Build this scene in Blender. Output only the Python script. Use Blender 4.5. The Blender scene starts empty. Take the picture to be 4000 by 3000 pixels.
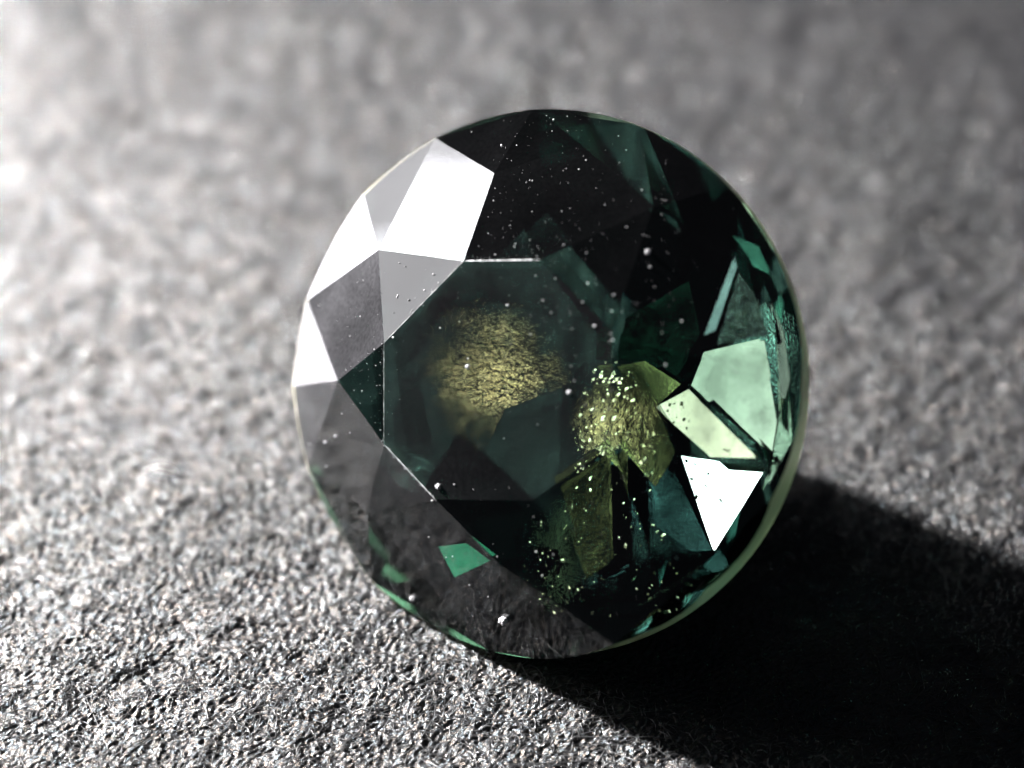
import bpy, bmesh, math, random
import numpy as np
from mathutils import Vector, Matrix
DEBUG = False
rng = np.random.default_rng(7); random.seed(7)
S = bpy.context.scene
COL = S.collection
S.unit_settings.scale_length = 0.001          # one Blender unit is one millimetre

# ---------------------------------------------------------------- view
ELEV, TILT = math.radians(42), math.radians(28)
DIST, PXU = 30.0, 333.3                        # viewing distance; photo pixels per mm at the gem
X = np.array([1., 0, 0]); W = np.array([0, -math.cos(ELEV), math.sin(ELEV)]); U = np.array([0, math.sin(ELEV), math.cos(ELEV)])
N = -math.sin(TILT)*X + math.cos(TILT)*W       # table normal: the stone leans left and towards the camera
GX = math.cos(TILT)*X + math.sin(TILT)*W
GM = np.array([GX, U, N]).T                    # gem frame -> world
GC = np.array([0, 0, 2.66])                    # girdle centre
CAM = GC + W*DIST - X*(130/PXU) + U*(-5/PXU)
cd = bpy.data.cameras.new('camera'); cam = bpy.data.objects.new('camera', cd); COL.objects.link(cam)
S.camera = cam
cd.sensor_width = 36; cd.lens = 36*DIST*PXU/4000; cd.clip_start = 1; cd.clip_end = 500
cam.matrix_world = Matrix([[X[0], U[0], W[0], CAM[0]], [X[1], U[1], W[1], CAM[1]], [X[2], U[2], W[2], CAM[2]], [0, 0, 0, 1]])
cd.dof.use_dof = True; cd.dof.focus_distance = 29.8
cd.dof.aperture_fstop = cd.lens*1e-3/1.08

# ---------------------------------------------------------------- world and lamps
wd = bpy.data.worlds.new('World'); S.world = wd; wd.use_nodes = True
wd.node_tree.nodes['Background'].inputs[0].default_value = (.7, .8, 1, 1)
wd.node_tree.nodes['Background'].inputs[1].default_value = .02

def area(name, az, el, dist, sx, sy, radiance, color=(1, 1, 1), target=(0, 0, 1.5), shape='RECTANGLE', spread=180):
    d = Vector((math.cos(math.radians(az))*math.cos(math.radians(el)), math.sin(math.radians(az))*math.cos(math.radians(el)), math.sin(math.radians(el))))
    l = bpy.data.lights.new(name, 'AREA'); l.shape = shape; l.size = sx; l.size_y = sy
    a = sx*sy*(math.pi/4 if shape in ('DISK', 'ELLIPSE') else 1)
    l.energy = radiance*a*math.pi              # radiance = power / (pi * area)
    l.color = color; l.spread = math.radians(spread)
    o = bpy.data.objects.new(name, l); COL.objects.link(o)
    o.location = Vector(target) + d*dist
    o.rotation_euler = d.to_track_quat('Z', 'Y').to_euler()
    return o
area('desk_lamp', 148, 30, 60, 5, 5, 4700, (1, .985, .97), shape='DISK')
area('window_light', 143.5, 22.5, 40, 7.6, 15.5, 14, (.93, .96, 1))
area('bright_wall', 152, 16, 46, 40, 26, 3.6, (.98, .97, 1))  # added unseen area lamp, mirrored by crown facets and inner reflectors
S.view_settings.view_transform = 'Standard'; S.view_settings.look = 'None'
S.view_settings.exposure = 0; S.view_settings.gamma = 1
cy = S.cycles
cy.max_bounces = 20; cy.transmission_bounces = 16; cy.glossy_bounces = 12; cy.transparent_max_bounces = 16
cy.caustics_reflective = True; cy.caustics_refractive = True; cy.blur_glossy = 0
cy.sample_clamp_indirect = 12; cy.use_denoising = True

# ---------------------------------------------------------------- helpers
def ray(px, py):
    d = ((px-2000)/PXU)*X - ((py-1500)/PXU)*U - DIST*W
    return d/np.linalg.norm(d)
def w2g(p): return GM.T @ (np.asarray(p) - GC)
def hit(px, py, h):                            # where that line of sight crosses the plane z=h of the gem frame
    o = w2g(CAM); d = GM.T @ ray(px, py); return o + d*((h-o[2])/d[2])
def hitplane(px, py, p0, n):
    o = w2g(CAM); d = GM.T @ ray(px, py); return o + d*(((p0-o) @ n)/(d @ n))
def tag(o, **k):
    for a, b in k.items(): o[a] = b
    return o
def mesh_obj(name, verts, faces, mat, parent=None, smooth=False):
    me = bpy.data.meshes.new(name); me.from_pydata([tuple(map(float, v)) for v in verts], [], faces); me.update()
    if smooth: me.polygons.foreach_set('use_smooth', [True]*len(me.polygons))
    if mat: me.materials.append(mat)
    o = bpy.data.objects.new(name, me); COL.objects.link(o); o.parent = parent
    return o
def newmat(name):
    m = bpy.data.materials.new(name); m.use_nodes = True; nt = m.node_tree; nt.nodes.clear()
    out = nt.nodes.new('ShaderNodeOutputMaterial')
    def n(t, **k):
        q = nt.nodes.new('ShaderNode'+t)
        for a, b in k.items():
            if a.startswith('_'): setattr(q, a[1:], b)
            else: q.inputs[a.replace('__', ' ')].default_value = b
        return q
    return m, nt, n, out, nt.links.new

# ---------------------------------------------------------------- materials
IORT = 1.28
def gem_mat(name, haze=0., rough=0.0, bump=.0, tint=(.94, .985, .965), glare_col=(.9, .88, .95), scale=1.1, spots=.3, thin=0.):
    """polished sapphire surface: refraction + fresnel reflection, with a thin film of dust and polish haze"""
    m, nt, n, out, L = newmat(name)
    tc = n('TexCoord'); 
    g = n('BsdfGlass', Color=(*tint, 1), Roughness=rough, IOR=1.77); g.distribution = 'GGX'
    d = n('BsdfDiffuse', Color=(*glare_col, 1))
    if name == 'sapphire_pavilion': gs = g.outputs[0]
    else:
        g = n('BsdfRefraction', Color=(*tint, 1), Roughness=rough, IOR=IORT); gl = n('BsdfGlossy', Color=(1, 1, 1, 1), Roughness=rough)
        ge = n('NewGeometry'); mi = n('MapRange'); mi.inputs[3].default_value = 1.77; mi.inputs[4].default_value = IORT; L(ge.outputs['Backfacing'], mi.inputs[0])
        fr = n('Fresnel'); L(mi.outputs[0], fr.inputs['IOR']); m2 = n('MixShader'); L(fr.outputs[0], m2.inputs[0]); L(g.outputs[0], m2.inputs[1]); L(gl.outputs[0], m2.inputs[2]); gs = m2.outputs[0]
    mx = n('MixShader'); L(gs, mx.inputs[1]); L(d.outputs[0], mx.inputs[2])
    n1 = n('TexNoise', Scale=scale, Detail=3.); L(tc.outputs['Object'], n1.inputs['Vector'])
    n2 = n('TexNoise', Scale=22., Detail=2.); L(tc.outputs['Object'], n2.inputs['Vector'])
    r1 = n('MapRange'); r1.inputs[1].default_value = .35; r1.inputs[2].default_value = .68; r1.inputs[3].default_value = 1-spots; r1.inputs[4].default_value = 1+spots
    L(n1.outputs['Fac'], r1.inputs[0])
    r2 = n('MapRange'); r2.inputs[1].default_value = .3; r2.inputs[2].default_value = .7; r2.inputs[3].default_value = .75; r2.inputs[4].default_value = 1.25
    L(n2.outputs['Fac'], r2.inputs[0])
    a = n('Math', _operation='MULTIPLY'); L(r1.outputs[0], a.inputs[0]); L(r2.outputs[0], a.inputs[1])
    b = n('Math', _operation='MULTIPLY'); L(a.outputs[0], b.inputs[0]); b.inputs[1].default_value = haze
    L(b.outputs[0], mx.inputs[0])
    if bump:
        n3 = n('TexNoise', Scale=30., Detail=4.); L(tc.outputs['Object'], n3.inputs['Vector'])
        bp = n('Bump', Strength=bump, Distance=.02); L(n3.outputs['Fac'], bp.inputs['Height']); L(bp.outputs[0], g.inputs['Normal'])
    if thin:                                    # thin edge of the stone: part of the light goes straight through
        tp = n('BsdfTransparent', Color=(.95, 1, .72, 1)); m4 = n('MixShader', Fac=thin); L(mx.outputs[0], m4.inputs[1]); L(tp.outputs[0], m4.inputs[2]); L(m4.outputs[0], out.inputs['Surface'])
    else: L(mx.outputs[0], out.inputs['Surface'])
    return m

def girdle_mat():
    m, nt, n, out, L = newmat('bruted_girdle')
    g = n('BsdfGlass', Color=(1, .97, .85, 1), Roughness=.25, IOR=1.77); t = n('BsdfTranslucent', Color=(1, .9, .66, 1))
    mx = n('MixShader', Fac=.5); L(g.outputs[0], mx.inputs[1]); L(t.outputs[0], mx.inputs[2]); L(mx.outputs[0], out.inputs['Surface'])
    return m

# ================================================================ the stone
RX, RY, CX = 2.99/math.cos(TILT), 3.21, -.125
HT = .555/math.sin(TILT)
HM = HT*.52
Tpx = [(1500, 1340), (1810, 1020), (2110, 1015), (2390, 1290), (2390, 1740), (2080, 1955), (1700, 1950), (1500, 1735)]
Mpx = [(1510, 960), (1970, 680), (2540, 800), (2905, 1560), (2640, 2330), (1965, 2200), (1490, 2030), (1320, 1485)]
Gpx = [(1205, 1175), (1705, 560), (2480, 540), (3060, 1100), (3095, 1960), (2480, 2450), (1905, 2545), (1200, 1820)]
MMpx = [(1410, 750), (2080, 425), (2830, 740), (3125, 1495), (2810, 2290), (2200, 2555), (1480, 2250), (1137, 1510)]
T = [hit(*p, HT) for p in Tpx]
def ang(p): q = hit(*p, 0); return math.atan2(q[1]/RY, (q[0]-CX)/RX)
GA = [ang(p) for p in Gpx]; MA = [ang(p) for p in MMpx]
# kite planes
def fitplane(pts, w):
    pts = np.array(pts); w = np.array(w)[:, None]; c = (pts*w).sum(0)/w.sum()
    u, s, vt = np.linalg.svd((pts-c)*np.sqrt(w)); nn = vt[2]
    return nn if nn[2] > 0 else -nn
def ell(a, z=0.): return np.array([CX+RX*math.cos(a), RY*math.sin(a), z])
DM = [0, 0, 0, 0, .2, .36, .03, 0]; DG = [0, 0, 0, .05, .25, .66, .08, 0]
M0 = [hit(*p, HM+DM[k]) for k, p in enumerate(Mpx)]
KN = []
for i in range(8):
    nn = fitplane([T[i], M0[i], M0[i-1], ell(GA[i], DG[i])], [50, 1, 1, 1.5]); KN.append(nn)
M = []
for i in range(8):
    a, b = i, (i+1) % 8
    d = np.cross(KN[a], KN[b]); d /= np.linalg.norm(d)
    p = np.linalg.lstsq(np.array([KN[a], KN[b], d]), np.array([KN[a] @ T[a], KN[b] @ T[b], d @ M0[i]]), rcond=None)[0]
    o = w2g(CAM); r = GM.T @ ray(*Mpx[i])      # point of the line p+s d nearest the line of sight
    A = np.array([d, -r]).T; s = np.linalg.lstsq(A, o-p, rcond=None)[0][0]
    M.append(p + d*s)
def zplane(nn, p0, x, y): return p0[2] - (nn[0]*(x-p0[0]) + nn[1]*(y-p0[1]))/nn[2]
G = []
for i in range(8):
    q = ell(GA[i]); q[2] = zplane(KN[i], T[i], q[0], q[1]); G.append(q)
MM = [ell(a, .5*(DG[k]+DG[(k+1) % 8])*.9) for k, a in enumerate(MA)]
print('G z', [round(float(g[2]), 2) for g in G], 'M z', [round(float(g[2]), 2) for g in M])
def arc(p, q, apex, k=8):                      # curve on the girdle cylinder lying in the facet plane
    nn = np.cross(p-apex, q-apex); nn /= np.linalg.norm(nn)
    a0 = math.atan2(p[1]/RY, (p[0]-CX)/RX); a1 = math.atan2(q[1]/RY, (q[0]-CX)/RX)
    while a1-a0 > math.pi: a1 -= 2*math.pi
    while a1-a0 < -math.pi: a1 += 2*math.pi
    out = [p]
    for j in range(1, k):
        v = ell(a0+(a1-a0)*j/k); v[2] = zplane(nn, apex, v[0], v[1]); out.append(v)
    return out + [q]
def gw(v): return GM @ np.asarray(v) + GC

gem = bpy.data.objects.new('gemstone', None); COL.objects.link(gem)
gem.location = (0, 0, 0)
tag(gem, label='round faceted dark green gemstone leaning on the black textured surface', category='gemstone')
def facet(name, pts, mat, label=None):
    w = [gw(p) for p in pts]; c = sum(w)/len(w)
    nn = np.cross(w[1]-w[0], w[2]-w[0])
    idx = list(range(len(w)))
    if nn @ (c-gw((0, 0, -1.2))) < 0: idx = idx[::-1]
    o = mesh_obj(name, w, [idx], mat, gem, smooth=True)
    if DEBUG:
        q_ = np.cross(w[idx[1]]-w[idx[0]], w[idx[2]]-w[idx[0]]); q_ /= np.linalg.norm(q_); dd = c-CAM; dd /= np.linalg.norm(dd); rr = dd-2*(dd@q_)*q_
        print(o.name, mat.name, 'refl az %.0f el %.0f' % (math.degrees(math.atan2(rr[1], rr[0])), math.degrees(math.asin(rr[2]))))
    if label: o['label'] = label
    return o
MT = {}
def gm(key, **k):
    if key not in MT: MT[key] = gem_mat(key, **k)
    return MT[key]
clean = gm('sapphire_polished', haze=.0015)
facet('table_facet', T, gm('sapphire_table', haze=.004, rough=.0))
star_kite_glare = {('s', 0): .006, ('k', 0): .03, ('s', 7): .0, ('k', 7): .008, ('k', 1): .05, ('s', 6): .012, ('k', 6): .012}  # diffuse share per facet
girdle_glare = {(0, 0): .45, (0, 1): .012, (7, 1): .16, (7, 0): .03, (6, 1): .001, (6, 0): .001}
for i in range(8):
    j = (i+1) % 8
    h = star_kite_glare.get(('s', i), .0015); facet('star_facet', [T[i], T[j], M[i]], gm('sapphire_star_%d' % i, haze=h) if ('s', i) in star_kite_glare else clean)
    h = star_kite_glare.get(('k', i), .003); facet('kite_facet', [T[i], M[i], G[i], M[i-1]], gm('sapphire_kite_%d' % i, haze=h) if ('k', i) in star_kite_glare else clean)
    A1 = arc(G[i], MM[i], M[i]); A2 = arc(MM[i], G[j], M[i])
    for q, A_ in ((0, A1), (1, A2)):
        facet('girdle_facet', [M[i]] + A_, gm('sapphire_upper_girdle_%d_%d' % (i, q), haze=girdle_glare[(i, q)]) if (i, q) in girdle_glare else gm('sapphire_thin_rim', haze=.001) if (i, q) in ((1, 1), (2, 0), (2, 1), (3, 0)) else clean)
    if i == 0: ring = []
    ring += A1[:-1] + A2[:-1]
# girdle band
low = [ell(math.atan2(p[1]/RY, (p[0]-CX)/RX), -.1) for p in ring]
nr = len(ring)
mesh_obj('girdle', [gw(p) for p in ring+low], [[k, nr+k, nr+(k+1) % nr, (k+1) % nr] for k in range(nr)], girdle_mat(), gem)
# pavilion
PD = 3.5
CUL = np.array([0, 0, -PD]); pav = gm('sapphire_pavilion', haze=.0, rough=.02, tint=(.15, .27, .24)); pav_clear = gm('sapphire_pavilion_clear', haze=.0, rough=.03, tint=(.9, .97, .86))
B = [np.array([.56*RX*math.cos(a), .56*RY*math.sin(a), -2.0]) for a in GA]
for i in range(8):
    j = (i+1) % 8
    a = low[16*i:16*i+9]; b = (low+low[:1])[16*i+8:16*i+17]
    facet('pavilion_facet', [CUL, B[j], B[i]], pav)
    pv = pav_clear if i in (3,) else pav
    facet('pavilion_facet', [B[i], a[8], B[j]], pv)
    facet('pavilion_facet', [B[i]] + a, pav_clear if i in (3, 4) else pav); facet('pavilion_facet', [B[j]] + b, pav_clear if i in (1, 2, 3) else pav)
# core: absorbing body colour
m, nt, n, out, L = newmat('sapphire_body_colour')
va = n('VolumeAbsorption', Color=(.34, .62, .54, 1), Density=.29); L(va.outputs[0], out.inputs['Volume'])
allv = T + M + ring + low + B + [CUL]
bm = bmesh.new()
for v in allv: bm.verts.new(gw(np.asarray(v)*.985))
bmesh.ops.convex_hull(bm, input=bm.verts); 
me = bpy.data.meshes.new('stone_core'); bm.to_mesh(me); bm.free(); me.materials.append(m)
co = bpy.data.objects.new('stone_core', me); COL.objects.link(co); co.parent = gem
zmin = min((gw(p)[2] for p in allv)); print('zmin', zmin)

# ================================================================ inside the stone
from mathutils.bvhtree import BVHTree
bpy.context.view_layer.update()
_v, _f = [], []
for o in gem.children:
    if o.name.startswith('stone_core'): continue
    k = len(_v); _v += [v.co.copy() for v in o.data.vertices]; _f += [[k+a for a in p.vertices] for p in o.data.polygons]
BV = BVHTree.FromPolygons(_v, _f)
cen = Vector(gw((0, 0, -.9)))
def refract(d, nn, r):
    c = -d.dot(nn); k = 1-r*r*(1-c*c)
    return None if k < 0 else (d*r + nn*(r*c-math.sqrt(k))).normalized()
def enter(px, py):
    o = Vector(CAM); d = Vector(ray(px, py)); h = BV.ray_cast(o, d)
    if h[0] is None: return enter(px+(2130-px)*.01, py+(1495-py)*.01)
    nn = h[1] if h[1].dot(d) < 0 else -h[1]
    return h[0], refract(d, nn, 1/IORT)
def leave(p, d, left=6):
    """follow a ray out of the stone, with internal reflections"""
    while left:
        h = BV.ray_cast(p + d*1e-3, d)
        if h[0] is None: return None
        nn = h[1] if h[1].dot(d) < 0 else -h[1]
        q = refract(d, nn, IORT)
        if zg(h[0]) < -.16: return None
        if q: return h[0], q, left
        d = d - 2*d.dot(nn)*nn; p = h[0]; left -= 1
    return None
def lampdir(az, el): return Vector((math.cos(math.radians(az))*math.cos(math.radians(el)), math.sin(math.radians(az))*math.cos(math.radians(el)), math.sin(math.radians(el))))
def zg(p): return float(w2g(np.array(p))[2])
def inwin(v, lo, hi):
    if v is None or v[2] < 6: return 0
    az_ = math.degrees(math.atan2(v[1].y, v[1].x)) % 360; el_ = math.degrees(math.asin(max(-1, min(1, v[1].z))))
    d_ = max(0, lo[0]-az_, az_-hi[0], lo[1]-el_, el_-hi[1])
    return 1 if d_ == 0 else .5*math.exp(-d_/12)
PANEL = ((131, 1), (174, 31)); SIDE = ((156, 3), (173, 29)); WINDOW = ((141, 12), (149, 33))
SOLID = [None]; SV, SF, PATHS = [], [], []
def aimed(smp, depth, target, tries=700, tmax=26):
    o, d = smp[0]; P = o + d*((depth-zg(o))/float((GM.T @ np.array(d))[2])); best = None
    for k in range(tries):
        th = math.radians(tmax)*math.sqrt(rng.random()); ph = rng.random()*2*math.pi
        nn = Vector(GM @ np.array([math.sin(th)*math.cos(ph), math.sin(th)*math.sin(ph), math.cos(th)]))
        sc = 0
        for a_, b_ in smp:
            p_ = a_ + b_*((P-a_).dot(nn)/b_.dot(nn)); r_ = b_ - 2*b_.dot(nn)*nn; v_ = inwin(leave(p_, r_), *target)/len(smp)
            if v_ and SOLID[0]:
                h_ = SOLID[0].ray_cast(p_ + r_*.02, r_)
                if h_[0] is not None: v_ = 0
            sc += v_
            if zg(p_) > zg(a_)-.06: sc -= .5
        if best is None or sc > best[0]: best = (sc, nn, P)
    return best
def slab(ins, P, nn): return [a + b*((P-a).dot(nn)/b.dot(nn)) for a, b in ins]
def plate(name, poly, depths, mat, target=PANEL, label=None, split=0, solid=True, tries=500):
    """flat fracture plane inside the stone, turned so that it mirrors the light of the room"""
    if split:
        if len(poly) == 3:
            a, b, c = poly; m_ = lambda p, q: ((p[0]+q[0])/2, (p[1]+q[1])/2)
            subs = [(a, m_(a, b), m_(a, c)), (b, m_(b, c), m_(a, b)), (c, m_(a, c), m_(b, c)), (m_(a, b), m_(b, c), m_(a, c))]
        else:
            c = (sum(p[0] for p in poly)/len(poly), sum(p[1] for p in poly)/len(poly)); subs = [(poly[k], poly[(k+1) % len(poly)], c) for k in range(len(poly))]
        for q in subs: plate(name, list(q), depths, mat, target, None, split-1, solid, tries)
        return
    cx = sum(p[0] for p in poly)/len(poly); cy_ = sum(p[1] for p in poly)/len(poly)
    smp = [enter(cx, cy_)] + [enter(cx+(p[0]-cx)*.8, cy_+(p[1]-cy_)*.8) for p in poly]
    ins = [enter(*p) for p in poly]; cand = []
    for dp in depths:
        sc, nn, P = aimed(smp, dp, target, tries); pts = slab(ins, P, nn); bad = 0
        if PATHS:
            t_ = BVHTree.FromPolygons(pts, [list(range(len(pts)))])
            bad = sum(1 for a, b in PATHS if t_.ray_cast(a, (b-a).normalized(), (b-a).length)[0] is not None)
        cand.append((sc-bad*.25, nn, P, sc, bad))
    best = max(cand, key=lambda b: b[0]); nn, P = best[1], best[2]; pts = slab(ins, P, nn)
    back = [p - nn*.012 for p in pts]; k = len(pts)
    o_ = mesh_obj(name, pts+back, [list(range(k)), list(range(2*k-1, k-1, -1))]+[[i, (i+1) % k, (i+1) % k+k, i+k][::-1] for i in range(k)], mat, gem)
    o_.data.materials.append(backm)
    for f_ in o_.data.polygons[1:]: f_.material_index = 1
    if label: o_['label'] = label
    uv = o_.data.uv_layers.new(name='UVMap'); hx = max(abs(p[0]-cx) for p in poly); hy = max(abs(p[1]-cy_) for p in poly)
    for l_ in o_.data.loops:
        p = poly[l_.vertex_index % k]; uv.data[l_.index].uv = ((p[0]-cx)/hx, (p[1]-cy_)/hy)
    if solid:
        n0 = len(SV); SV.extend(pts); SF.append(list(range(n0, n0+k))); SOLID[0] = BVHTree.FromPolygons(SV, SF)
    for a_, b_ in smp:
        p_ = a_ + b_*((P-a_).dot(nn)/b_.dot(nn)); r_ = b_ - 2*b_.dot(nn)*nn; q = leave(p_, r_)
        if q and q[2] == 6: PATHS.append((p_ + r_*.02, q[0])); PATHS.append((a_, p_ - b_*.02))
    if DEBUG: print(mat.name, 'fit %.2f' % best[3], 'blocks', best[4], 'tilt %.0f' % math.degrees(math.acos(min(1, nn.dot(Vector(N))))), 'z', [round(zg(p), 2) for p in pts])
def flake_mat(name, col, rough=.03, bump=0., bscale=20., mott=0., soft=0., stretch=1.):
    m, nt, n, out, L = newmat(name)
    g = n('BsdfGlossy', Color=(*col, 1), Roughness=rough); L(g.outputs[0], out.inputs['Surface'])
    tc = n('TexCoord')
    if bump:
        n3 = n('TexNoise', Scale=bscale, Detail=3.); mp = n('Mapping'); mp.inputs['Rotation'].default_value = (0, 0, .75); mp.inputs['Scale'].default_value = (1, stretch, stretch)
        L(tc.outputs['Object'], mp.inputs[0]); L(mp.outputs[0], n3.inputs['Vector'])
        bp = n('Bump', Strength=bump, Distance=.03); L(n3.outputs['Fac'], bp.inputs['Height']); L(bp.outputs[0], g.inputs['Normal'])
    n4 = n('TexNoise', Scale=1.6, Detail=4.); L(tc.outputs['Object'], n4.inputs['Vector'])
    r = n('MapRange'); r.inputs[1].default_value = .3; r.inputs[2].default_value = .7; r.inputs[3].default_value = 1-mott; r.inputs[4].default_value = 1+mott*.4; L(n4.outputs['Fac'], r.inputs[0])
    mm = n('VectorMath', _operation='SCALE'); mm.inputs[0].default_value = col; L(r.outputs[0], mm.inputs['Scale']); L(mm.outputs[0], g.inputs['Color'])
    if soft:                                    # added reflector fading to clear towards its edge, like a glow
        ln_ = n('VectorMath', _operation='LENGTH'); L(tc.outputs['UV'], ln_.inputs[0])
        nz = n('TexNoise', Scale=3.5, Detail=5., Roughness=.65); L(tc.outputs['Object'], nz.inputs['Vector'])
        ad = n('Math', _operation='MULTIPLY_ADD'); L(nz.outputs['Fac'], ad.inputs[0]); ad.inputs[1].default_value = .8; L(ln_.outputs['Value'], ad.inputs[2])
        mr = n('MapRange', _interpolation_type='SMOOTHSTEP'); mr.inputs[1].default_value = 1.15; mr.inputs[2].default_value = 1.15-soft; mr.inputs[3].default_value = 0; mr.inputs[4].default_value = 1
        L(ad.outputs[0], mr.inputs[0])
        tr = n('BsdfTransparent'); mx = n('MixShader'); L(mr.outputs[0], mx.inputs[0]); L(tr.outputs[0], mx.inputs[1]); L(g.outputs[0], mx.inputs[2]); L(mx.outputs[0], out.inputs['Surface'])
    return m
backm, nt, n, out, L = newmat('fracture_back'); b = n('BsdfDiffuse', Color=(.01, .02, .018, 1)); tr_ = n('BsdfTransparent'); mx = n('MixShader', Fac=.5); L(tr_.outputs[0], mx.inputs[1]); L(b.outputs[0], mx.inputs[2]); L(mx.outputs[0], out.inputs['Surface'])
FL = 'fracture_plane'; DD = (0, -.3, -.6, -.9)  # these planes are added reflectors that light up the interior
plate(FL, [(2660, 1780), (3000, 1830), (2820, 2180)], (-.3, -.45, -.6), flake_mat('bright_fracture', (1, .9, .92)), target=WINDOW, tries=2500, label='brilliant white triangular fracture plane')
plate(FL, [(2560, 1590), (2690, 1520), (2960, 1790), (2775, 1785)], DD, flake_mat('cream_fracture', (.62, .56, .4), mott=.6, rough=.06, bump=.1, bscale=4.), target=SIDE)
plate(FL, [(2700, 1505), (2750, 1375), (2985, 1330), (3035, 1650), (3015, 1765), (2960, 1740)], DD, flake_mat('pale_fracture', (.48, .51, .4), mott=.5, rough=.06, bump=.08, bscale=3.), target=SIDE)
plate(FL, [(2800, 1345), (2885, 1065), (2960, 1170), (3000, 1310)], DD, flake_mat('mottled_fracture', (.42, .58, .55), rough=.08, bump=.9, bscale=13., mott=.7), target=SIDE)
plate(FL, [(2750, 1310), (2868, 1000), (2880, 1040), (2795, 1290)], DD, flake_mat('teal_fracture', (.15, .24, .22), mott=.4), target=SIDE)
plate(FL, [(3010, 1150), (3060, 1300), (3085, 1500), (3080, 1700), (3050, 1650), (3040, 1450)], (-.05, -.15, -.3), flake_mat('rim_fracture', (.2, .25, .2), mott=.4))
plate(FL, [(1540, 1400), (1690, 1200), (1900, 1160), (2310, 1200), (2350, 1340), (2230, 1500), (1970, 1600), (1850, 1860), (1590, 1760)], (-.1, -.5), flake_mat('golden_veil', (.85, .54, .27), rough=.12, bump=1.4, bscale=4.5, mott=.7, soft=.9, stretch=4.), target=SIDE, solid=False)
plate(FL, [(2200, 1480), (2400, 1390), (2500, 1430), (2660, 1780), (2580, 1950), (2440, 1720), (2200, 1880)], (-.1, -.5), flake_mat('gold_sparkle_veil', (.5, .34, .16), rough=.17, bump=1.2, bscale=8., mott=.9, soft=.8), solid=False)
DK = (-1.1, -.8, -.5)  # dim tinted reflectors added to pattern the dark interior
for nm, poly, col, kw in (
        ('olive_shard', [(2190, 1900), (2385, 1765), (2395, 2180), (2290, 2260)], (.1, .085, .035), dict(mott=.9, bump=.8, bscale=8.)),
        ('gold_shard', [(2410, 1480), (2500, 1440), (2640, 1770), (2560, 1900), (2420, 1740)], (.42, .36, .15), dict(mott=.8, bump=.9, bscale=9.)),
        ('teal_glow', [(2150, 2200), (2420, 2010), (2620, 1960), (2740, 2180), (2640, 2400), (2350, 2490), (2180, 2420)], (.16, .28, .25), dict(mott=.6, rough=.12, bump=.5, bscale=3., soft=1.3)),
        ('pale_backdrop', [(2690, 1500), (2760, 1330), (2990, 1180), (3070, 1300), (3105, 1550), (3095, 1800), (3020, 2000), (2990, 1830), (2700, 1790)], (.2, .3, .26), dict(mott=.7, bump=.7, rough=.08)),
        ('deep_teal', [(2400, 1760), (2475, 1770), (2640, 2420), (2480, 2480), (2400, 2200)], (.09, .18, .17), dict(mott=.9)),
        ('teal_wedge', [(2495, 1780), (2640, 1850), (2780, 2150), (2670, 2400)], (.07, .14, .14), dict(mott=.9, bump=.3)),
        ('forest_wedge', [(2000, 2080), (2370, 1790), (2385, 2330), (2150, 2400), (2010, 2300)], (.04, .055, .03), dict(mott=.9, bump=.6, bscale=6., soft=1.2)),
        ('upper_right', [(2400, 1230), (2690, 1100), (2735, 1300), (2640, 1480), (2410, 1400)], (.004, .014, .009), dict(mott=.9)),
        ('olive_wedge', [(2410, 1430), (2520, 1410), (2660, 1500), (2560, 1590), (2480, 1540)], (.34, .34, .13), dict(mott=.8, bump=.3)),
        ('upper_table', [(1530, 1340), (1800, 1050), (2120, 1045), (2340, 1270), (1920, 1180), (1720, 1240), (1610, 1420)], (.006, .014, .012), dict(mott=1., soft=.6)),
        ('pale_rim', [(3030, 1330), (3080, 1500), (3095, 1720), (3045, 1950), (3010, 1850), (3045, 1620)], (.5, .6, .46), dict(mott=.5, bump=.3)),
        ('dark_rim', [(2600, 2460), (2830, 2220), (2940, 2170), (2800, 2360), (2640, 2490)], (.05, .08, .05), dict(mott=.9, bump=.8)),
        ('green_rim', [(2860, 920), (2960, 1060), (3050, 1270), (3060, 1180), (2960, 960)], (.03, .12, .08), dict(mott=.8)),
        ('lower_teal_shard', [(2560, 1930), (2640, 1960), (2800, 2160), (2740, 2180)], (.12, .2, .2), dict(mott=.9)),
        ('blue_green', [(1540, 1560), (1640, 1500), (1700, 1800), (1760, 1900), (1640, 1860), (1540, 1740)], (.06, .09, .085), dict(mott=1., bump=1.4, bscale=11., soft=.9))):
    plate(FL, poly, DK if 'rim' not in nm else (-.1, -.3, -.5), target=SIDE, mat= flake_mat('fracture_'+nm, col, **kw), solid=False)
plate(FL, [(1712, 2135), (1845, 2095), (1915, 2190), (1775, 2255)], (.05, -.02), flake_mat('green_window', (.016, .095, .052), rough=.08, mott=.4))  # small added reflector giving the green patch
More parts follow.
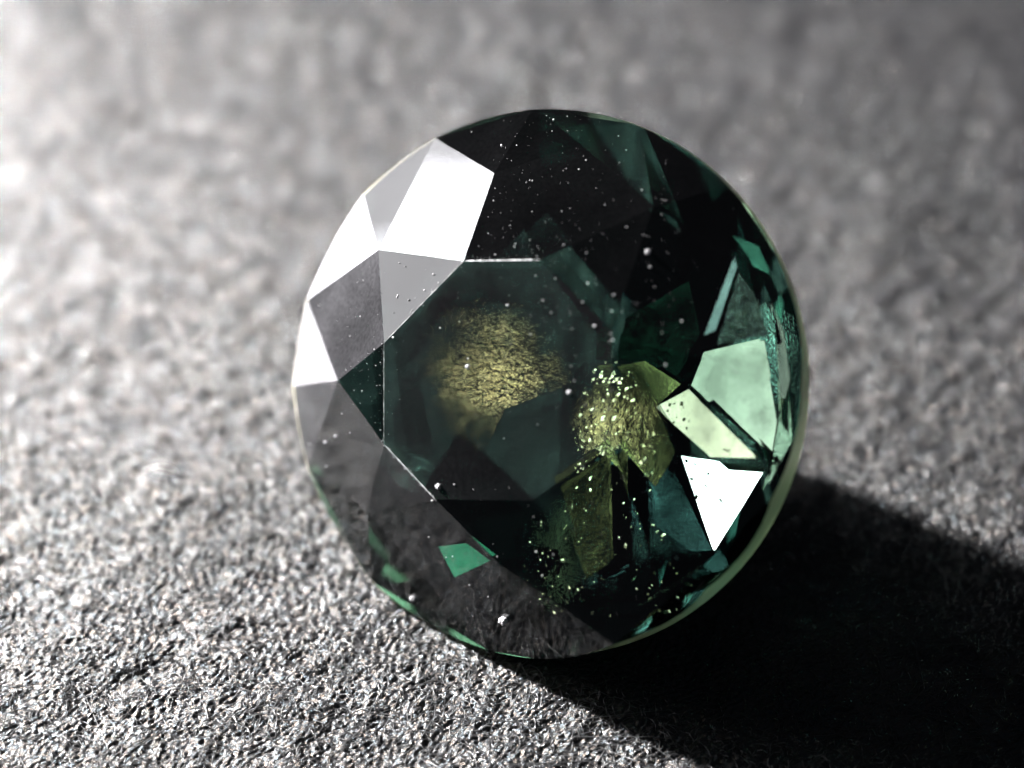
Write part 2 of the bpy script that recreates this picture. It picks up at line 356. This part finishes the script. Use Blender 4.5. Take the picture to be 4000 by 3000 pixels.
# tiny glittering inclusions
def inside(p, poly):
    c = False; k = len(poly)
    for i in range(k):
        (x0, y0), (x1, y1) = poly[i], poly[i-1]
        if (y0 > p[1]) != (y1 > p[1]) and p[0] < (x1-x0)*(p[1]-y0)/(y1-y0)+x0: c = not c
    return c
KEEP = [q for q in PATHS[:64]]
iv, if_ = [], []
for poly, cnt, dlo, dhi, smax in (([(2240, 1480), (2400, 1400), (2480, 1440), (2560, 1700), (2560, 1900), (2440, 1750), (2230, 1860)], 120, -.1, .25, .045),
                            ([(2250, 1870), (2500, 1850), (2600, 2000), (2680, 2250), (2600, 2420), (2100, 2400), (2020, 2150)], 80, -.6, .15, .045)):
    xs_ = [p[0] for p in poly]; ys_ = [p[1] for p in poly]
    grid = {}
    while cnt:
        p = (rng.uniform(min(xs_), max(xs_)), rng.uniform(min(ys_), max(ys_)))
        if not inside(p, poly): continue
        o, d = enter(*p)
        if any((lambda w_: w_.length < .1)((o-a)-(b-a)*max(0, min(1, (o-a).dot(b-a)/(b-a).length_squared))) for a, b in KEEP): continue
        key = (int(p[0]/120), int(p[1]/120)); dep = rng.uniform(dlo, dhi); o, d = enter(*p)
        if zg(o) - .1 < dep: dep = zg(o)-.1
        if key not in grid: grid[key] = aimed([(o, d)], dep, WINDOW, 250, 40)[1]
        nn = (grid[key] + Vector(rng.normal(0, .028, 3))).normalized()
        P = o + d*((dep-zg(o))/float((GM.T @ np.array(d))[2])); r_ = smax*(.22+.78*rng.random()**3); cnt -= 1
        a_ = nn.orthogonal().normalized(); b_ = nn.cross(a_); k = len(iv); ph = rng.random()*6
        for q_ in range(4): iv.append(P + (a_*math.cos(ph+q_*1.57)+b_*math.sin(ph+q_*1.57))*r_*(1 if q_ % 2 else rng.uniform(.4, 1)))
        iv += [P + nn*r_*.08, P - nn*r_*.5]
        for q_ in range(4): if_ += [[k+q_, k+(q_+1) % 4, k+4], [k+(q_+1) % 4, k+q_, k+5]]
o_ = mesh_obj('glittering_inclusions', iv, if_, flake_mat('golden_inclusion', (.95, .85, .55), rough=.12), gem); o_['kind'] = 'stuff'
# worn facet junctions around the table
wm, nt, n, out, L = newmat('chipped_edge'); b = n('BsdfPrincipled', Roughness=.35); b.inputs['Base Color'].default_value = (.62, .62, .64, 1); L(b.outputs[0], out.inputs['Surface'])
for ia, ib, wd_ in ((1, 2, .016), (0, 1, .006), (7, 0, .005), (7, 6, .011)):
    a_, b_ = gw(T[ia]), gw(T[ib]); dr = (b_-a_)/np.linalg.norm(b_-a_); sd = np.cross(dr, N); up = N*.004; k = 40; vs = []
    if sd @ (a_-GC) < 0: sd = -sd
    for q_ in range(k+1):
        p_ = a_+(b_-a_)*q_/k; w_ = wd_*(.12+rng.random()**1.6)*min(1, 6*q_/k+.2, 6*(1-q_/k)+.2)
        vs += [p_-sd*w_*.5+up*.3, p_+up, p_+sd*w_*.6-N*w_*.25+up]
    mesh_obj('worn_edge', vs, [[3*q_+c, 3*q_+c+1, 3*q_+c+4, 3*q_+c+3] for q_ in range(k) for c in (0, 1)], wm, gem)
# dust and polish grit lying on the crown
dm, nt, n, out, L = newmat('dust'); b = n('BsdfPrincipled', Roughness=.5); b.inputs['Base Color'].default_value = (.5, .49, .51, 1); L(b.outputs[0], out.inputs['Surface'])
def surf(px, py):
    o = Vector(CAM); h = BV.ray_cast(o, Vector(ray(px, py)))
    return None if h[0] is None else (h[0], h[1] if h[1].dot(Vector(W)) > 0 else -h[1])
def grain(V, F, P, nn, r):
    bm = bmesh.new(); bmesh.ops.create_icosphere(bm, subdivisions=1, radius=r)
    k = len(V); sq = Vector(rng.uniform(.6, 1.3, 3)); 
    for v in bm.verts: V.append(P + nn*r*.5 + Vector((v.co.x*sq.x, v.co.y*sq.y, v.co.z*sq.z))*rng.uniform(.75, 1.2))
    for f in bm.faces: F.append([k+v.index for v in f.verts])
    bm.free()
dv, df = [], []
cl = [((2150, 500), 130, 70, 60), ((2250, 700), 200, 130, 90), ((2180, 960), 190, 50, 70), ((2000, 850), 120, 120, 60), ((2350, 1050), 250, 180, 35), ((2250, 1250), 120, 60, 50),
      ((1780, 850), 90, 120, 40), ((1450, 1250), 110, 120, 70), ((1650, 1100), 80, 80, 30), ((1430, 1500), 50, 70, 40), ((1400, 1800), 90, 200, 25), ((2100, 1700), 350, 300, 110), ((1900, 2200), 300, 150, 40), ((2650, 1000), 150, 250, 50)]
for (x, y), sx, sy, cnt in cl:
    for _ in range(int(cnt*.8)):
        h = surf(rng.normal(x, sx), rng.normal(y, sy))
        if h: grain(dv, df, h[0], h[1], .0022+.012*rng.random()**6)
for (a, b2), cnt in ((((1500, 1340), (1820, 1018)), 40), (((1500, 1340), (1330, 1475)), 12), (((1500, 1340), (1500, 1735)), 40), (((1500, 1735), (1700, 1950)), 70), (((1820, 1015), (2110, 1012)), 30), (((2390, 1300), (2390, 1740)), 25)):
    for _ in range(cnt):
        t_ = rng.random(); h = surf(a[0]+(b2[0]-a[0])*t_+rng.normal(0, 3)-abs(rng.normal(0, 7)), a[1]+(b2[1]-a[1])*t_+rng.normal(0, 3)-abs(rng.normal(0, 7)))
        if h: grain(dv, df, h[0], h[1], .0018+.009*rng.random()**5)
for _ in range(6):
    x, y = rng.uniform(1500, 2900), rng.uniform(560, 2350); a0 = rng.uniform(0, 6.28); ln_ = rng.uniform(20, 75); cv_ = rng.normal(0, .06); pr = None
    for q_ in range(7):
        h = surf(x, y); x += math.cos(a0)*ln_/6; y += math.sin(a0)*ln_/6; a0 += cv_
        if not h: pr = None; continue
        c_ = h[0]+h[1]*.004; sd = h[1].orthogonal().normalized()*.0016; sd2 = sd.cross(h[1])
        k = len(dv); dv += [c_+sd, c_-sd*.5+sd2, c_-sd*.5-sd2]
        if pr is not None: df += [[pr+z, pr+(z+1) % 3, k+(z+1) % 3, k+z] for z in range(3)]
        pr = k
o_ = mesh_obj('dust', dv, df, dm); tag(o_, kind='stuff', label='pale dust grains scattered over the crown of the gemstone', category='dust')
def speck(px, py, r, label, seed=1):
    h = None
    while h is None: h = surf(px, py); px += (2130-px)*.006; py += (1495-py)*.006
    bm = bmesh.new(); bmesh.ops.create_icosphere(bm, subdivisions=3, radius=r); P, nn = h
    for v in bm.verts:
        c = v.co.normalized(); k = 1 + .28*math.sin(c.x*4.1+seed)*math.cos(c.y*3.3-seed*2) + .16*math.sin(c.z*9+c.x*7+seed*3) + .1*math.sin(c.y*17+seed)
        v.co = P + nn*r*.55 + c*r*k
    me = bpy.data.meshes.new('dust_speck'); bm.to_mesh(me); bm.free(); me.materials.append(dm)
    o = bpy.data.objects.new('dust_speck', me); COL.objects.link(o); tag(o, label=label, category='dust speck')
speck(1970, 2420, .045, 'largest white dust crumb near the bottom rim of the gemstone', 8)
speck(1615, 2335, .034, 'bright white dust speck on the lower left rim of the gemstone', 3)
speck(2530, 985, .028, 'pale round dust speck on the dark upper right crown', 3)
speck(2225, 1533, .022, 'pinkish white dust speck at the tip of the dark patch in the table', 2)
speck(1313, 1703, .017, 'upper right one of two white dust specks on the left grey facet', 2)
speck(1273, 1727, .017, 'lower left one of two white dust specks on the left grey facet', 2)
speck(1715, 1900, .03, 'cluster of white grit on the lower left edge of the table', 6)
speck(1828, 1432, .022, 'small reddish ringed dust speck on the golden part of the table', 2)

# ================================================================ the ground
m, nt, n, out, L = newmat('black_fibrous_leather')
tc = n('TexCoord')
b = n('BsdfPrincipled', Roughness=.2, IOR=1.85)
b.inputs['Base Color'].default_value = (.026, .026, .028, 1)
nc = n('TexNoise', Scale=26., Detail=2.); L(tc.outputs['Object'], nc.inputs['Vector'])
cm = n('MixRGB'); cm.inputs[1].default_value = (1, .78, .62, 1); cm.inputs[2].default_value = (.66, .86, 1, 1)
cr = n('MapRange'); cr.inputs[1].default_value = .38; cr.inputs[2].default_value = .62; L(nc.outputs['Fac'], cr.inputs[0]); L(cr.outputs[0], cm.inputs[0]); L(cm.outputs[0], b.inputs['Specular Tint'])
n1 = n('TexNoise', Scale=26., Detail=4., Roughness=.6); L(tc.outputs['Object'], n1.inputs['Vector'])
bp = n('Bump', Strength=.6, Distance=.05); L(n1.outputs['Fac'], bp.inputs['Height']); L(bp.outputs[0], b.inputs['Normal'])
L(b.outputs[0], out.inputs['Surface'])
leather = m
def spec_noise(n_, size, f0, f1, aniso=0., ang_=0.):
    """tileable noise, wavelengths between 1/f1 and 1/f0 mm"""
    k = np.fft.fftfreq(n_, d=size/n_); kx, ky = np.meshgrid(k, k)
    ca, sa = math.cos(ang_), math.sin(ang_); u = kx*ca+ky*sa; v = -kx*sa+ky*ca
    r = np.sqrt((u*(1+aniso))**2 + v**2) + 1e-9
    amp = np.exp(-(np.log(r/math.sqrt(f0*f1))/(.5*math.log(f1/f0)))**2)/r
    z = np.fft.ifft2(np.fft.fft2(rng.standard_normal((n_, n_)))*amp).real
    return z/z.std()
NS, SZ = 1024, 14.0
tex = [(spec_noise(NS, SZ, .15, .8, 1.5, 1.2), .013), (spec_noise(NS, SZ, 1.2, 5, 1.4, .7), .0095), (spec_noise(NS, SZ, 9, 24, 1.2, .75), .0085)]
def ground_h(x, y):
    u = (x/SZ*NS); v = (y/SZ*NS); out_ = 0
    i0 = np.floor(u).astype(int); j0 = np.floor(v).astype(int); fu = u-i0; fv = v-j0
    for tx, a_ in tex:
        g = lambda i, j: tx[j % NS, i % NS]
        out_ = out_ + a_*((g(i0, j0)*(1-fu)+g(i0+1, j0)*fu)*(1-fv) + (g(i0, j0+1)*(1-fu)+g(i0+1, j0+1)*fu)*fv)
    return out_
def graded(lo, hi, s0, grow, knee):
    v = [lo]
    while v[-1] < hi: v.append(v[-1] + s0*(1+max(0, v[-1]-knee)*grow))
    return np.array(v)
xs = np.concatenate([-graded(7.2, 10.2, .0175, .7, 7.2)[::-1], graded(-7.2, 19, .0175, 2.0, 7.0)[1:]])
ys = graded(-8.2, 19, .0155, .25, 0)
XX, YY = np.meshgrid(xs, ys); ZZ = ground_h(XX, YY) - .05
nv = XX.size; nx, ny = len(xs), len(ys)
me = bpy.data.meshes.new('ground'); me.vertices.add(nv)
me.vertices.foreach_set('co', np.stack([XX, YY, ZZ], -1).astype('f').ravel())
ii = (np.arange(ny-1)[:, None]*nx + np.arange(nx-1)[None]).ravel()
q = np.stack([ii, ii+1, ii+1+nx, ii+nx], -1).astype('i')
me.loops.add(q.size); me.loops.foreach_set('vertex_index', q.ravel())
me.polygons.add(len(q)); me.polygons.foreach_set('loop_start', np.arange(0, q.size, 4, dtype='i')); me.polygons.foreach_set('loop_total', np.full(len(q), 4, 'i'))
me.polygons.foreach_set('use_smooth', np.ones(len(q), bool))
me.update(calc_edges=True); me.materials.append(leather)
go = bpy.data.objects.new('ground', me); COL.objects.link(go); go['kind'] = 'structure'
print('ground verts', nv)

# loose fibres standing out of the surface
m, nt, n, out, L = newmat('fibre')
b = n('BsdfPrincipled', Roughness=.25, IOR=1.8); b.inputs['Base Color'].default_value = (.07, .07, .072, 1); L(b.outputs[0], out.inputs['Surface'])
NF, SEG = 46000, 3
fx = rng.uniform(-8, 8.5, NF); fy = -8.2 + 23*rng.random(NF)**1.8
az = rng.normal(.7, .9, NF); ln = rng.gamma(3., .05, NF)+.04; ln[:900] = rng.uniform(.8, 2.4, 900); az[:900] = rng.normal(.45, .5, 900); cur = rng.normal(0, 7, NF); cur[:900] = rng.normal(0, .6, 900); rad = rng.uniform(.004, .009, NF)
lift = rng.uniform(.0, .05, NF)
P_ = np.zeros((NF, SEG+1, 3)); x_, y_, a_ = fx.copy(), fy.copy(), az.copy(); D_ = np.zeros((NF, SEG+1, 2))
for k in range(SEG+1):
    tt = k/SEG
    P_[:, k, 0] = x_; P_[:, k, 1] = y_; P_[:, k, 2] = ground_h(x_, y_) - .05 + lift*np.sin(math.pi*tt)*1.2 + .003
    D_[:, k, 0] = np.cos(a_); D_[:, k, 1] = np.sin(a_)
    x_ += np.cos(a_)*ln/SEG; y_ += np.sin(a_)*ln/SEG; a_ += cur*ln/SEG
prof = np.sin(np.linspace(.12, math.pi-.12, SEG+1))**.5
V_ = np.zeros((NF, SEG+1, 3, 3))
for c in range(3):
    t_ = 2*math.pi*c/3
    side = np.stack([-D_[..., 1], D_[..., 0]], -1)
    V_[:, :, c, :2] = P_[..., :2] + side*(math.cos(t_)*rad[:, None]*prof)[..., None]
    V_[:, :, c, 2] = P_[..., 2] + math.sin(t_)*rad[:, None]*prof
base = (np.arange(NF)*(SEG+1)*3)[:, None, None] + (np.arange(SEG)*3)[None, :, None]
c0 = np.arange(3)[None, None]; c1 = (np.arange(3)+1)[None, None] % 3
q = np.stack([base+c0, base+c1, base+c1+3, base+c0+3], -1).reshape(-1, 4).astype('i')
me = bpy.data.meshes.new('fibres'); V_ = V_.reshape(-1, 3); me.vertices.add(len(V_)); me.vertices.foreach_set('co', V_.astype('f').ravel())
me.loops.add(q.size); me.loops.foreach_set('vertex_index', q.ravel())
me.polygons.add(len(q)); me.polygons.foreach_set('loop_start', np.arange(0, q.size, 4, dtype='i')); me.polygons.foreach_set('loop_total', np.full(len(q), 4, 'i'))
me.polygons.foreach_set('use_smooth', np.ones(len(q), bool)); me.update(calc_edges=True); me.materials.append(m)
fo = bpy.data.objects.new('fibres', me); COL.objects.link(fo)
tag(fo, kind='stuff', label='short dark fibres matted over the black surface', category='fibres')

for o in gem.children:
    if o.name.split('.')[0] in ('table_facet', 'star_facet', 'kite_facet', 'girdle_facet', 'pavilion_facet'): o.cycles.is_caustics_caster = True
go.cycles.is_caustics_receiver = True
bpy.data.lights['desk_lamp'].cycles.is_caustics_light = True

def strand(px, name, label, cat, r, mat, close=False):
    """a thread through ground points seen at these photo pixels"""
    pts = []
    for x, y, dz in px:
        d = ray(x, y); t_ = (dz - CAM[2])/d[2]; q = CAM + d*t_; q[2] = float(ground_h(q[0:1], q[1:2])[0]) - .05 + dz + r; pts.append(Vector(q))
    cv = bpy.data.curves.new(name, 'CURVE'); cv.dimensions = '3D'; cv.bevel_depth = r; cv.bevel_resolution = 2; sp = cv.splines.new('NURBS'); sp.points.add(len(pts)-1)
    for p, q in zip(sp.points, pts): p.co = (*q, 1)
    sp.use_endpoint_u = True; sp.order_u = 3
    tmp = bpy.data.objects.new('tmp', cv); COL.objects.link(tmp); dg = bpy.context.evaluated_depsgraph_get(); me = bpy.data.meshes.new_from_object(tmp.evaluated_get(dg))
    bpy.data.objects.remove(tmp); me.name = name; me.materials.clear(); me.materials.append(mat)
    o = bpy.data.objects.new(name, me); COL.objects.link(o); tag(o, label=label, category=cat)
lm, nt, n, out, L = newmat('pale_lint'); b = n('BsdfPrincipled', Roughness=.5); b.inputs['Base Color'].default_value = (.6, .59, .58, 1); L(b.outputs[0], out.inputs['Surface'])
strand([(560, 1832, .02), (590, 1812, .1), (640, 1815, .12), (700, 1838, .03), (660, 1850, .1), (610, 1835, .13), (575, 1840, .1), (640, 1858, .02)], 'lint_fibre', 'white looped lint fibre on the black surface left of the gemstone', 'lint fibre', .009, lm)
